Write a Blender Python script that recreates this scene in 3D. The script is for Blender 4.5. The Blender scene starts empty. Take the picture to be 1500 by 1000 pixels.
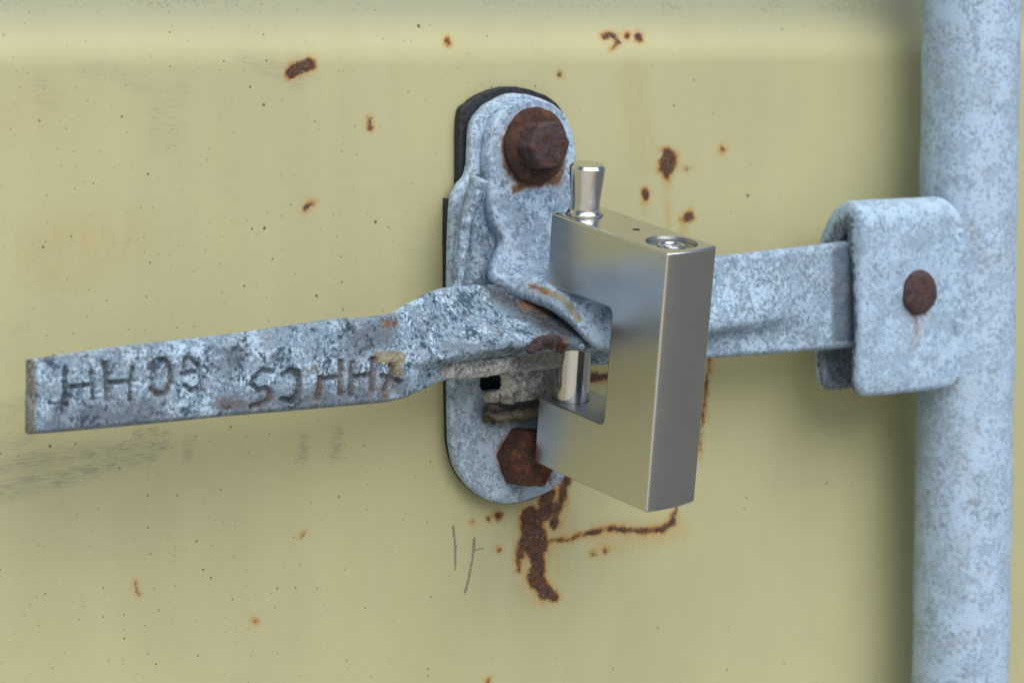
import bpy, bmesh, math
import numpy as np
from mathutils import Vector, Matrix, noise as mnoise

# ------------------------------------------------------------------ camera, sky, sun, exposure
S = bpy.context.scene
COL = S.collection
MM = 0.001
F = 4167.0                                   # focal length in pixels of a 1500 px wide picture (100 mm lens)
TH, PH, D0 = math.radians(37), math.radians(6.08), 940.0
d = np.array([math.sin(TH)*math.cos(PH), math.cos(TH)*math.cos(PH), -math.sin(PH)])
r = np.array([math.cos(TH), -math.sin(TH), 0.0])
u = np.cross(r, d)
CAM = -D0*(d + u*70.0/F)

def at(px, py, h):
    """point (mm) seen at picture position px,py and standing h mm out from the door plane"""
    v = d + r*(px-750)/F + u*(500-py)/F
    return CAM + v*((-h-CAM[1])/v[1])

def proj(p):
    q = np.asarray(p) - CAM
    z = q @ d
    return np.stack([750+F*(q@r)/z, 500-F*(q@u)/z], -1)

cam = bpy.data.objects.new('camera', bpy.data.cameras.new('camera'))
COL.objects.link(cam)
S.camera = cam
cam.data.sensor_width = 36
cam.data.lens = 100.0
cam.data.clip_start, cam.data.clip_end = 0.02, 50
R3 = Matrix(((r[0], u[0], -d[0]), (r[1], u[1], -d[1]), (r[2], u[2], -d[2])))
cam.matrix_world = Matrix.Translation(Vector(CAM*MM)) @ R3.to_4x4()
cam.data.dof.use_dof = True
cam.data.dof.focus_distance = 0.885
cam.data.dof.aperture_fstop = 16.0

SUN_EL, SUN_AZ = math.radians(52), math.radians(184)   # azimuth clockwise from +Y: high in front of the door
W = bpy.data.worlds.new('World')
S.world = W
W.use_nodes = True
wn, wl = W.node_tree.nodes, W.node_tree.links
bg = wn['Background']
sky = wn.new('ShaderNodeTexSky')
sky.sky_type = 'NISHITA'
sky.sun_disc = False
sky.sun_elevation, sky.sun_rotation = SUN_EL, SUN_AZ
sky.air_density, sky.dust_density, sky.ozone_density = 1.0, 1.5, 1.0
tc = wn.new('ShaderNodeTexCoord')
sx = wn.new('ShaderNodeSeparateXYZ')
mr = wn.new('ShaderNodeMapRange')
mr.inputs[1].default_value, mr.inputs[2].default_value = -0.04, 0.02
mx = wn.new('ShaderNodeMix')
mx.data_type = 'RGBA'
gd = wn.new('ShaderNodeVectorMath')                    # the yard's ground below the horizon: shaded by the container, sunlit further out behind the viewer
gd.operation = 'DOT_PRODUCT'
gd.inputs[1].default_value = (-0.62, -0.78, 0.0)
gr = wn.new('ShaderNodeMapRange')
gr.interpolation_type = 'SMOOTHSTEP'
gr.inputs[1].default_value, gr.inputs[2].default_value = 0.35, 0.95
gm = wn.new('ShaderNodeMix')
gm.data_type = 'RGBA'
gm.inputs[6].default_value = (2.5, 2.55, 2.5, 1)
gm.inputs[7].default_value = (9.5, 8.8, 7.6, 1)
wl.new(tc.outputs['Generated'], gd.inputs[0])
wl.new(gd.outputs['Value'], gr.inputs[0])
wl.new(gr.outputs[0], gm.inputs[0])
wl.new(gm.outputs[2], mx.inputs[6])
wl.new(tc.outputs['Generated'], sx.inputs[0])
wl.new(sx.outputs['Z'], mr.inputs[0])
wl.new(mr.outputs[0], mx.inputs[0])
wl.new(sky.outputs[0], mx.inputs[7])
wl.new(mx.outputs[2], bg.inputs['Color'])
bg.inputs['Strength'].default_value = 0.055

sun = bpy.data.objects.new('sun', bpy.data.lights.new('sun', 'SUN'))
COL.objects.link(sun)
sun.data.energy = 2.35
sun.data.angle = math.radians(68)
sun.data.color = (1.0, 0.975, 0.93)
sd = Vector((math.sin(SUN_AZ)*math.cos(SUN_EL), math.cos(SUN_AZ)*math.cos(SUN_EL), math.sin(SUN_EL)))
sun.rotation_euler = sd.to_track_quat('Z', 'Y').to_euler()

S.view_settings.view_transform = 'Standard'
S.view_settings.look = 'None'
S.view_settings.exposure = 0.53
S.view_settings.gamma = 1.0
S.view_settings.use_curve_mapping = False
S.cycles.use_denoising = True
S.cycles.max_bounces = 8

# ------------------------------------------------------------------ node helper
class NT:
    def __init__(s, name):
        s.m = bpy.data.materials.new(name)
        s.m.use_nodes = True
        s.t = s.m.node_tree
        s.b = s.t.nodes['Principled BSDF']
        o = s.t.nodes.new('ShaderNodeTexCoord')
        v = s.t.nodes.new('ShaderNodeVectorMath')
        v.operation = 'SCALE'
        v.inputs[3].default_value = 1000.0            # object coordinates in millimetres
        s.t.links.new(o.outputs['Object'], v.inputs[0])
        s.co = v.outputs[0]
    def put(s, sock, val):
        if isinstance(val, bpy.types.NodeSocket):
            s.t.links.new(val, sock)
        else:
            if sock.type == 'RGBA' and len(val) == 3:
                val = (*val, 1)
            sock.default_value = val
    def math(s, op, a, b=0.0, c=0.0, clamp=False):
        n = s.t.nodes.new('ShaderNodeMath')
        n.operation, n.use_clamp = op, clamp
        for i, x in enumerate((a, b, c)):
            s.put(n.inputs[i], x)
        return n.outputs[0]
    def ss(s, x, lo, hi, a=0.0, b=1.0):
        n = s.t.nodes.new('ShaderNodeMapRange')
        n.interpolation_type = 'SMOOTHSTEP'
        for i, v in enumerate((x, lo, hi, a, b)):
            s.put(n.inputs[i], v)
        return n.outputs[0]
    def noise(s, scale, detail=4, rough=0.55, dist=0.0, co=None, color=False):
        n = s.t.nodes.new('ShaderNodeTexNoise')
        s.put(n.inputs['Vector'], co or s.co)
        n.inputs['Scale'].default_value = scale
        n.inputs['Detail'].default_value = detail
        n.inputs['Roughness'].default_value = rough
        n.inputs['Distortion'].default_value = dist
        return n.outputs['Color' if color else 'Fac']
    def voro(s, scale, co=None, feature='F1', rnd=1.0):
        n = s.t.nodes.new('ShaderNodeTexVoronoi')
        n.feature = feature
        s.put(n.inputs['Vector'], co or s.co)
        n.inputs['Scale'].default_value = scale
        n.inputs['Randomness'].default_value = rnd
        return n
    def scaled(s, xyz, co=None):
        n = s.t.nodes.new('ShaderNodeVectorMath')
        n.operation = 'MULTIPLY'
        s.put(n.inputs[0], co or s.co)
        n.inputs[1].default_value = xyz
        return n.outputs[0]
    def mix(s, f, a, b, mode='MIX'):
        n = s.t.nodes.new('ShaderNodeMix')
        n.data_type, n.blend_type = 'RGBA', mode
        s.put(n.inputs[0], f)
        s.put(n.inputs[6], a)
        s.put(n.inputs[7], b)
        return n.outputs[2]
    def attr(s, name):
        n = s.t.nodes.new('ShaderNodeAttribute')
        n.attribute_name = name
        return n.outputs['Fac']
    def xyz(s, co=None):
        n = s.t.nodes.new('ShaderNodeSeparateXYZ')
        s.put(n.inputs[0], co or s.co)
        return n.outputs
    def bump(s, hgt, dist, strength=1.0, prev=None):
        n = s.t.nodes.new('ShaderNodeBump')
        n.inputs['Strength'].default_value = strength
        n.inputs['Distance'].default_value = dist*MM
        s.put(n.inputs['Height'], hgt)
        if prev:
            s.put(n.inputs['Normal'], prev)
        return n.outputs[0]
    def out(s, color=None, rough=None, metal=None, normal=None, spec=None):
        for k, v in (('Base Color', color), ('Roughness', rough), ('Metallic', metal), ('Normal', normal), ('Specular IOR Level', spec)):
            if v is not None:
                s.put(s.b.inputs[k], v)
        return s.m

def rust_colour(t, sc=1.0):
    n = t.noise(0.9*sc, 6, 0.7)
    n2 = t.noise(0.35*sc, 3)
    c = t.mix(t.ss(n, 0.35, 0.62), (0.04, 0.022, 0.024), (0.135, 0.07, 0.055))
    return t.mix(t.ss(n2, 0.5, 0.75, 0, 0.8), c, (0.24, 0.085, 0.025))

def rust_layer(t, base, amp=6.0, stain=True):
    """rust / stain over base from the 'rust' attribute (1 at the rim of a patch, more inside, 0 at 12 px off)"""
    dist = t.math('MULTIPLY', t.math('SUBTRACT', 1.0, t.attr('rust')), 12.0)
    w = t.math('SUBTRACT', t.noise(0.55, 6, 0.7), 0.5)
    w2 = t.math('SUBTRACT', t.noise(1.5, 5, 0.75), 0.5)
    dd = t.math('ADD', dist, t.math('ADD', t.math('MULTIPLY', w, amp*2), t.math('ADD', t.math('MULTIPLY', w2, amp*1.6), t.math('MULTIPLY', t.math('SUBTRACT', t.noise(0.22, 3, 0.6), 0.5), amp*2.6))))
    core = t.math('MULTIPLY', t.ss(dd, 1.6, -2.4), t.ss(t.noise(1.1, 5, 0.75, 0.8), 0.36, 0.50, 0.25, 1.0))
    rim = t.ss(dd, 4.6, -0.5)
    patchy = t.ss(t.noise(0.2, 3, 0.6), 0.35, 0.65)
    c = base
    if stain:
        far = t.math('MULTIPLY', t.ss(dd, 11.0, 0.5, 0, 0.6), t.math('ADD', 0.3, patchy))
        c = t.mix(far, c, (0.46, 0.26, 0.06))
    c = t.mix(t.math('MULTIPLY', rim, t.ss(patchy, 0, 1, 0.35, 0.9)), c, (0.27, 0.105, 0.025))
    c = t.mix(core, c, rust_colour(t))
    return c, core

# ------------------------------------------------------------------ materials
def make_paint():
    t = NT('khaki_paint')
    p = t.xyz()
    big = t.noise(0.012, 4, 0.55)
    streak = t.noise(1.0, 4, 0.6, co=t.scaled((0.05, 0.05, 0.006)))
    fine = t.noise(0.6, 5, 0.65)
    c = t.mix(t.ss(big, 0.35, 0.65), (0.443, 0.432, 0.252), (0.488, 0.467, 0.262))
    c = t.mix(t.ss(streak, 0.4, 0.7, 0, 0.3), c, (0.522, 0.51, 0.308))
    c = t.mix(t.ss(fine, 0.35, 0.75, 0, 0.18), c, (0.40, 0.385, 0.21))
    # grey-green growth speckles above the crease, thinning downwards
    up = t.ss(p['Z'], 80, 97)
    gz = t.noise(0.03, 3)
    c = t.mix(t.math('MULTIPLY', up, 0.9), c, (0.30, 0.315, 0.215))
    sp = t.noise(1.1, 5, 0.75)
    thr = t.math('SUBTRACT', 0.74, t.math('MULTIPLY', t.math('MULTIPLY', up, gz), 0.33))
    spm = t.ss(t.math('SUBTRACT', sp, thr), 0.0, 0.05, 0, 0.75)
    c = t.mix(t.math('MULTIPLY', spm, up), c, (0.13, 0.145, 0.09))
    # tiny rust specks
    for sc, rad, keep, col, seed in ((0.115, 0.042, 0.55, (0.12, 0.05, 0.022), 0), (0.22, 0.060, 0.5, (0.26, 0.18, 0.09), 31), (0.05, 0.030, 0.3, (0.10, 0.04, 0.02), 77)):
        off = t.t.nodes.new('ShaderNodeCombineXYZ')
        t.put(off.inputs[0], t.math('ADD', p['X'], seed))
        t.put(off.inputs[1], t.math('ADD', p['Z'], seed*1.7))
        v = t.voro(sc, off.outputs[0])
        v.voronoi_dimensions = '2D'
        cc = t.t.nodes.new('ShaderNodeSeparateColor')
        t.put(cc.inputs[0], v.outputs['Color'])
        dens = t.ss(p['X'], 60, -150, 0.12, 1.0)
        on = t.math('LESS_THAN', cc.outputs[0], t.math('MULTIPLY', dens, keep))
        rr = t.math('MULTIPLY', cc.outputs[1], rad)
        wob = t.math('MULTIPLY', t.math('SUBTRACT', t.noise(3.0, 2), 0.5), 0.02)
        m = t.ss(t.math('SUBTRACT', t.math('ADD', v.outputs['Distance'], wob), rr), 0.01, -0.006)
        c = t.mix(t.math('MULTIPLY', t.math('MULTIPLY', m, on), 0.85), c, col)
    # smears and scratches
    g = t.attr('grime')
    gn = t.noise(1.0, 6, 0.72, 0.6, co=t.scaled((0.2, 1, 1.7)))
    gm = t.math('MULTIPLY', g, t.ss(gn, 0.38, 0.72))
    c = t.mix(t.math('MINIMUM', t.math('MULTIPLY', gm, 0.85), 0.6), c, (0.17, 0.17, 0.16))
    k = t.attr('scratch')
    km = t.ss(t.math('ADD', k, t.math('MULTIPLY', t.math('SUBTRACT', t.noise(1.3, 4, 0.7), 0.5), 1.3)), 0.55, 0.85)
    c = t.mix(t.math('MULTIPLY', km, 0.75), c, (0.12, 0.13, 0.115))
    st = t.attr('stain')
    sn = t.noise(0.35, 4, 0.6, co=t.scaled((1, 1, 0.25)))
    c = t.mix(t.math('MULTIPLY', st, t.ss(sn, 0.2, 0.8, 0.3, 1.0)), c, (0.42, 0.30, 0.10))
    c, core = rust_layer(t, c, 5.0)
    hgt = t.math('ADD', t.math('MULTIPLY', t.noise(0.35, 3), 0.6), t.math('MULTIPLY', t.noise(1.8, 3), 0.12))
    nb = t.bump(hgt, 0.12)
    nb = t.bump(t.math('MULTIPLY', core, t.noise(1.5, 4, 0.7)), 0.5, prev=nb)
    return t.out(c, t.math('ADD', 0.5, t.math('MULTIPLY', core, 0.35)), 0.0, nb, 0.35)

def make_galv(name, bias=0.0, brown=0.0, scale=1.0, rough=0.58, dark=(0.09, 0.125, 0.165), light=(0.58, 0.67, 0.75), metal=0.12, engraved=False, pits=0.5, crisp=1.0, relief=0.8):
    t = NT(name)
    off = t.t.nodes.new('ShaderNodeVectorMath')
    off.operation = 'ADD'
    t.put(off.inputs[0], t.co)
    off.inputs[1].default_value = (37.0, 11.0, 53.0)
    a = t.noise(0.13*scale, 4, 0.6, 0.5)
    a2 = t.noise(0.17*scale, 4, 0.6, 0.5, co=off.outputs[0])
    b = t.noise(0.8*scale, 6, 0.74)
    b2 = t.noise(0.7*scale, 6, 0.76, co=off.outputs[0])
    f = t.noise(2.4*scale, 3, 0.65)
    k = t.math('ADD', t.attr('pale'), bias)
    crisp = t.math('MULTIPLY', t.math('SUBTRACT', 1.0, t.attr('calm')), crisp)
    c = t.mix(t.ss(t.math('ADD', b, k), 0.36, 0.60), tuple(0.78*x + 0.22*y for x, y in zip(dark, light)), tuple(0.3*x + 0.7*y for x, y in zip(dark, light)))
    # chalky white bloom in ragged patches
    bl = t.math('ADD', t.math('ADD', t.math('MULTIPLY', b, 0.75), t.math('MULTIPLY', a, 0.55)), t.math('MULTIPLY', k, 0.8))
    spot = t.ss(bl, 0.635, 0.69)
    c = t.mix(t.math('MULTIPLY', spot, crisp), c, light)
    # bare dark zinc showing through
    dk = t.math('SUBTRACT', t.math('ADD', t.math('MULTIPLY', b2, 0.75), t.math('MULTIPLY', a2, 0.6)), t.math('MULTIPLY', k, -0.8))
    c = t.mix(t.math('MULTIPLY', t.ss(dk, 0.65, 0.585), crisp), c, dark)
    c = t.mix(t.math('MULTIPLY', t.ss(f, 0.42, 0.30), pits), c, tuple(0.55*x for x in dark))
    c = t.mix(t.math('MULTIPLY', t.ss(f, 0.58, 0.70), t.math('MULTIPLY', crisp, 0.5)), c, tuple(min(0.8, 1.12*x) for x in light))
    # lilac-brown weathering
    br = t.ss(t.noise(0.11, 4, 0.6), 0.45, 0.7, 0, 0.22 + brown)
    c = t.mix(br, c, (0.36, 0.33, 0.33))
    if brown > 0.2:
        c = t.mix(t.ss(t.noise(0.5, 5, 0.7), 0.38, 0.62, 0, brown), c, (0.27, 0.22, 0.15))
    bw = t.attr('brown')
    c = t.mix(t.math('MULTIPLY', bw, t.ss(t.noise(0.6, 5, 0.7), 0.25, 0.6, 0.3, 1.0)), c, t.mix(t.ss(f, 0.35, 0.65), (0.11, 0.085, 0.06), (0.33, 0.28, 0.20)))
    pnt = t.attr('paint')
    pm = t.ss(t.math('ADD', pnt, t.math('MULTIPLY', t.math('SUBTRACT', t.noise(1.2, 4, 0.7), 0.5), 1.1)), 0.45, 0.6)
    c = t.mix(t.math('MULTIPLY', pm, 0.8), c, (0.36, 0.31, 0.14))
    drt_shd = t.attr('dirt_shade')  # one dark coat for grime marks and for shade painted into recesses
    c = t.mix(t.math('MULTIPLY', drt_shd, t.ss(t.noise(0.8, 5, 0.7), 0.3, 0.65, 0.35, 0.95)), c, (0.055, 0.06, 0.062))
    c, core = rust_layer(t, c, 5.0, stain=False)
    rim = t.ss(t.attr('rust'), 0.1, 1.0, 0, 0.35)
    c = t.mix(t.math('MULTIPLY', rim, t.ss(t.noise(0.6, 4), 0.35, 0.6)), c, (0.33, 0.20, 0.09))
    if engraved:
        e = t.attr('engrave')
        c = t.mix(t.math('MULTIPLY', e, t.ss(t.noise(1.1, 4), 0.3, 0.6, 0.4, 0.9)), c, (0.05, 0.062, 0.075))
        eo = t.attr('orange')
        c = t.mix(t.math('MULTIPLY', eo, t.ss(t.noise(0.9, 5, 0.75), 0.44, 0.58, 0.0, 0.75)), c, (0.20, 0.115, 0.065))
    hgt = t.math('ADD', t.math('MULTIPLY', b, 0.6), t.math('ADD', t.math('MULTIPLY', f, 0.3), t.math('MULTIPLY', spot, 0.12)))
    nb = t.bump(hgt, relief, 1.0)
    ro = t.math('ADD', rough - 0.08, t.math('MULTIPLY', b, 0.2))
    return t.out(c, ro, t.math('MULTIPLY', t.math('SUBTRACT', 1.0, core), metal), nb, 0.5)

def make_rust(name, bright=1.0, purple=False):
    t = NT(name)
    n, n2, n3 = t.noise(0.22, 4, 0.6), t.noise(1.0, 6, 0.75), t.noise(3.5, 3, 0.7)
    c = t.mix(t.ss(n2, 0.36, 0.6), (0.03*bright, 0.017*bright, 0.018*bright), (0.115*bright, 0.047*bright, 0.026*bright))
    c = t.mix(t.ss(n, 0.5, 0.72, 0, 0.8), c, (0.25*bright, 0.085*bright, 0.022*bright))
    if purple:
        c = t.mix(t.ss(t.noise(0.45, 4, 0.65), 0.35, 0.6, 0, 0.8), c, t.mix(t.ss(n3, 0.4, 0.65), (0.05, 0.035, 0.045), (0.16, 0.12, 0.15)))
    c = t.mix(t.ss(n3, 0.6, 0.72, 0, 0.5), c, (0.28, 0.15, 0.10))
    c = t.mix(t.ss(t.math('MULTIPLY', n2, n3), 0.2, 0.14, 0, 0.7), c, (0.02, 0.014, 0.02))
    nb = t.bump(t.math('ADD', n2, t.math('MULTIPLY', n3, 0.4)), 0.9, 1.0)
    return t.out(c, t.math('ADD', 0.48, t.math('MULTIPLY', n3, 0.3)), 0.15, nb, 0.5)

def make_steel(name, axis, rough=0.25, base=(0.645, 0.64, 0.62), amt=0.0):
    t = NT(name)
    br = t.noise(1.0, 3, 0.65, co=t.scaled(axis))
    br2 = t.noise(0.05, 3, 0.5)
    c = t.mix(t.ss(br, 0.3, 0.7), tuple(x*0.93 for x in base), base)
    hair = t.ss(t.noise(1.0, 2, 0.5, co=t.scaled(tuple(x*2.3 for x in axis))), 0.66, 0.76, 0, 0.22)
    c = t.mix(hair, c, tuple(x*0.75 for x in base))
    ro = t.math('ADD', rough, t.math('ADD', t.math('MULTIPLY', t.math('SUBTRACT', br, 0.5), 0.10), t.math('MULTIPLY', t.math('SUBTRACT', br2, 0.5), 0.12)))
    return t.out(c, ro, 1.0, t.bump(br, amt, 0.8) if amt else None)

def make_rubber():
    t = NT('black_rubber')
    n = t.noise(0.8, 4, 0.6)
    c = t.mix(t.ss(n, 0.35, 0.7), (0.012, 0.014, 0.018), (0.035, 0.04, 0.05))
    return t.out(c, 0.6, 0.0, t.bump(n, 0.15), 0.4)

M_paint = make_paint()
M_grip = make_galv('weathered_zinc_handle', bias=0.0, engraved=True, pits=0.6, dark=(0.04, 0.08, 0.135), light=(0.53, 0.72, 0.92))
M_plate = make_galv('pale_zinc_plate', bias=0.055, pits=0.5, dark=(0.12, 0.17, 0.23), light=(0.53, 0.69, 0.86), crisp=0.75)
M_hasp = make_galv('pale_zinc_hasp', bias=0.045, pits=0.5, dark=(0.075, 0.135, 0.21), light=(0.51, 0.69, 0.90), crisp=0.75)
M_tube = make_galv('pale_zinc_tube', bias=0.045, pits=0.35, scale=0.8, dark=(0.19, 0.25, 0.33), light=(0.51, 0.69, 0.91), crisp=0.6, relief=0.5)
M_hub = make_galv('pale_zinc_hub', bias=0.06, pits=0.35, scale=0.8, dark=(0.16, 0.24, 0.33), light=(0.48, 0.66, 0.86), crisp=0.55, relief=0.6)
M_brown = make_galv('grimy_zinc', bias=0.02, brown=0.06, pits=0.8, dark=(0.10, 0.10, 0.10), light=(0.62, 0.65, 0.66))
M_rust_shade = make_galv('rusty_zinc_painted_shade', bias=-0.03, brown=0.75, pits=0.7, dark=(0.03, 0.023, 0.021), light=(0.17, 0.14, 0.12))  # rust brown darkened further as painted shade, so the lip looks recessed
M_rust = make_rust('rusted_bolt', 0.9, True)
M_scab = make_rust('dark_weld_scab', 0.6, True)
M_rust_b = make_rust('orange_rusted_bolt', 1.2)
M_rust_f = make_rust('dark_red_rust', 0.8)
M_rust_r = make_rust('brown_rivet', 0.95, True)
M_steel = make_steel('brushed_steel', (0.12, 0.12, 7.0))
M_steel_side = M_steel
M_milled = make_steel('milled_steel', (1.2, 6.0, 1.2), rough=0.46, base=(0.40, 0.44, 0.48))
M_turned = make_steel('turned_steel', (0.2, 0.2, 7.0), rough=0.2, base=(0.66, 0.65, 0.63))
M_polish = make_steel('polished_pin', (0.2, 0.2, 2.0), rough=0.13, base=(0.66, 0.655, 0.64))
M_cyl = make_steel('lock_cylinder_steel', (1, 1, 1), rough=0.24, base=(0.55, 0.56, 0.58))
M_rubber = make_rubber()
M_hole = NT('dark_hole').out((0.012, 0.012, 0.014), 0.7)

# ------------------------------------------------------------------ mesh helpers (all lengths in mm, world axes)
def thing(name, label, cat, loc, mat=None):
    o = bpy.data.objects.new(name, None)
    COL.objects.link(o)
    o.empty_display_size = 0.02
    o.matrix_world = (Matrix.Translation(Vector(loc)*MM) @ mat.to_4x4()) if mat else Matrix.Translation(Vector(loc)*MM)
    o['label'], o['category'] = label, cat
    return o

def world_of(p):
    m = Matrix.Identity(4)
    while p:
        m = p.matrix_basis @ m
        p = p.parent
    return m

def link(name, me, mat, parent=None, smooth=True, label=None, local=False):
    """me is in world metres (or the parent's own space when local)"""
    if parent and not local:
        me.transform(world_of(parent).inverted())
    o = bpy.data.objects.new(name, me)
    COL.objects.link(o)
    if parent:
        o.parent = parent
    me.materials.clear()
    me.materials.append(mat)
    if smooth:
        for p in me.polygons:
            p.use_smooth = True
    if label:
        o['label'] = label
    return o

def mesh(V, Fc, attrs=None):
    me = bpy.data.meshes.new('mesh')
    me.from_pydata((np.asarray(V)*MM).tolist(), [], Fc)
    for k, a in (attrs or {}).items():
        at_ = me.attributes.new(k, 'FLOAT', 'POINT')
        at_.data.foreach_set('value', np.asarray(a, dtype=np.float32))
    me.update()
    return me

def fix_normals(me):
    bm = bmesh.new()
    bm.from_mesh(me)
    bmesh.ops.remove_doubles(bm, verts=bm.verts, dist=1e-7)
    bmesh.ops.recalc_face_normals(bm, faces=bm.faces)
    bm.to_mesh(me)
    bm.free()
    return me

def grid_faces(nu, nv, off=0, flip=False, wrap=False):
    f = []
    for i in range(nu-1):
        for j in range(nv if wrap else nv-1):
            a, b = off+i*nv+j, off+i*nv+(j+1) % nv
            c, e = b+nv, a+nv
            f.append((a, e, c, b) if flip else (a, b, c, e))
    return f

def cr(P, n=None, ts=None, closed=False, sub=8):
    """centripetal-ish Catmull-Rom through P -> dense polyline"""
    P = np.asarray(P, float)
    if closed:
        Q = np.concatenate([P[-1:], P, P[:2]])
    else:
        Q = np.concatenate([2*P[:1]-P[1:2], P, 2*P[-1:]-P[-2:-1]])
    out = []
    for i in range(1, len(Q)-2):
        p0, p1, p2, p3 = Q[i-1:i+3]
        for k in range(sub):
            t = k/sub
            out.append(0.5*((2*p1)+(-p0+p2)*t+(2*p0-5*p1+4*p2-p3)*t*t+(-p0+3*p1-3*p2+p3)*t**3))
    if not closed:
        out.append(Q[-2])
    return np.array(out)

def resample(P, s):
    L = np.concatenate([[0], np.cumsum(np.linalg.norm(np.diff(P, axis=0), axis=1))])
    s = np.asarray(s)*L[-1]
    return np.stack([np.interp(s, L, P[:, k]) for k in range(P.shape[1])], -1)

def edge_params(n, frac):
    """0..1 samples, denser within frac of both ends"""
    a = frac*(1-np.cos(np.linspace(0, math.pi/2, 7)))
    return np.concatenate([a, np.linspace(frac, 1-frac, n)[1:-1], 1-a[::-1]])

def fbm(P, sc, oct=3, seed=0.0):
    return np.array([mnoise.fractal(Vector((x*sc+seed, y*sc, z*sc)), 1.0, 2.0, oct) for x, y, z in P])

def seg_dist(P, a, b):
    a, b = np.asarray(a, float), np.asarray(b, float)
    ab = b-a
    t = np.clip(((P-a)@ab)/max(ab@ab, 1e-9), 0, 1)
    return np.linalg.norm(P-a-t[:, None]*ab, axis=1), t

def strokes(P, items, default=1e3):
    """signed distance (px) to a list of polylines [(x,y,radius), ...]"""
    D = np.full(len(P), default)
    for it in items:
        if len(it) == 1:
            it = it*2
        for a, b in zip(it[:-1], it[1:]):
            lo = np.minimum(a[:2], b[:2])-60
            hi = np.maximum(a[:2], b[:2])+60
            m = np.where(((P > lo) & (P < hi)).all(1))[0]
            if len(m):
                q, t = seg_dist(P[m], a[:2], b[:2])
                D[m] = np.minimum(D[m], q-(a[2]+(b[2]-a[2])*t))
    return D

def maxi(*a):
    return np.maximum.reduce(a)

def rust_attr(P, items):
    return np.maximum(0, 1-strokes(P, items)/12.0)

def sheet(lines, nu, nv, thick, er, rough=0.12, seed=0.0, attr_fn=None, disp_fn=None, sub=10, thin=None):
    """a curved plate lofted through lines (each a list of stations (px,py,h)), thickness away from the viewer, rounded rim"""
    G = np.array([[at(*p) for p in ln] for ln in lines])        # line, station, 3
    dense = np.array([cr(g, sub=sub) for g in G])                # line, dense, 3
    midL = dense.mean(0)
    Lu = np.linalg.norm(np.diff(midL, axis=0), axis=1).sum()
    su = edge_params(nu, min(0.45, er/Lu))
    # common parameter along stations so lines stay matched
    Lm = np.concatenate([[0], np.cumsum(np.linalg.norm(np.diff(midL, axis=0), axis=1))])/Lu
    lines_u = np.array([[np.interp(su, Lm, dl[:, k]) for k in range(3)] for dl in dense]).transpose(0, 2, 1)
    Pf = []
    for i in range(len(su)):
        q = lines_u[:, i]
        q = cr(q, sub=10) if len(q) > 2 else q
        Lv = np.linalg.norm(np.diff(q, axis=0), axis=1).sum()
        sv = edge_params(nv, min(0.45, er/max(Lv, 1e-3)))
        Pf.append(resample(q, sv))
    Pf = np.array(Pf)
    n_u, n_v = Pf.shape[:2]
    du = np.gradient(Pf, axis=0)
    dv = np.gradient(Pf, axis=1)
    N = np.cross(du, dv)
    # smooth normals a little
    ln = np.linalg.norm(N, axis=2, keepdims=True)
    N = N/np.maximum(ln, 1e-9)
    c = N[n_u//2, n_v//2]
    if c @ (CAM-Pf[n_u//2, n_v//2]) < 0:
        N = -N
    for _ in range(2):
        K = N.copy()
        K[1:-1] += N[:-2]+N[2:]
        K[:, 1:-1] += N[:, :-2]+N[:, 2:]
        N = K/np.maximum(np.linalg.norm(K, axis=2, keepdims=True), 1e-9)
    # distance to the rim
    au = np.concatenate([np.zeros((1, n_v)), np.cumsum(np.linalg.norm(np.diff(Pf, axis=0), axis=2), axis=0)])
    av = np.concatenate([np.zeros((n_u, 1)), np.cumsum(np.linalg.norm(np.diff(Pf, axis=1), axis=2), axis=1)], axis=1)
    D = np.minimum(np.minimum(au, au[-1:]-au), np.minimum(av, av[:, -1:]-av))
    th = np.full((n_u, 1), float(thick))
    if thin:                                                     # (picture x, thickness) stations along the length
        th = np.interp(proj(Pf[:, n_v//2])[:, 0], *zip(*thin))[:, None]
    e = th/2*(1-np.sqrt(np.clip(1-(1-np.clip(D/er, 0, 1))**2, 0, 1)))
    flatP = Pf.reshape(-1, 3)
    px = proj(flatP)
    w = fbm(flatP, 0.35, 3, seed).reshape(n_u, n_v)*rough + fbm(flatP, 0.07, 2, seed+9).reshape(n_u, n_v)*rough*2.0
    attrs = attr_fn(px) if attr_fn else {}
    disp = disp_fn(px, attrs).reshape(n_u, n_v) if disp_fn else 0.0
    A = Pf-N*(e-w-disp)[..., None] if disp_fn else Pf-N*(e-w)[..., None]
    B = Pf-N*(th-e-w)[..., None]
    rim = D <= 1e-9
    B[rim] = A[rim]
    V = np.concatenate([A.reshape(-1, 3), B.reshape(-1, 3)])
    k = n_u*n_v
    fc = grid_faces(n_u, n_v)+grid_faces(n_u, n_v, k, True)
    return fix_normals(mesh(V, fc, {q: np.concatenate([x, x]) for q, x in attrs.items()}))

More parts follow.
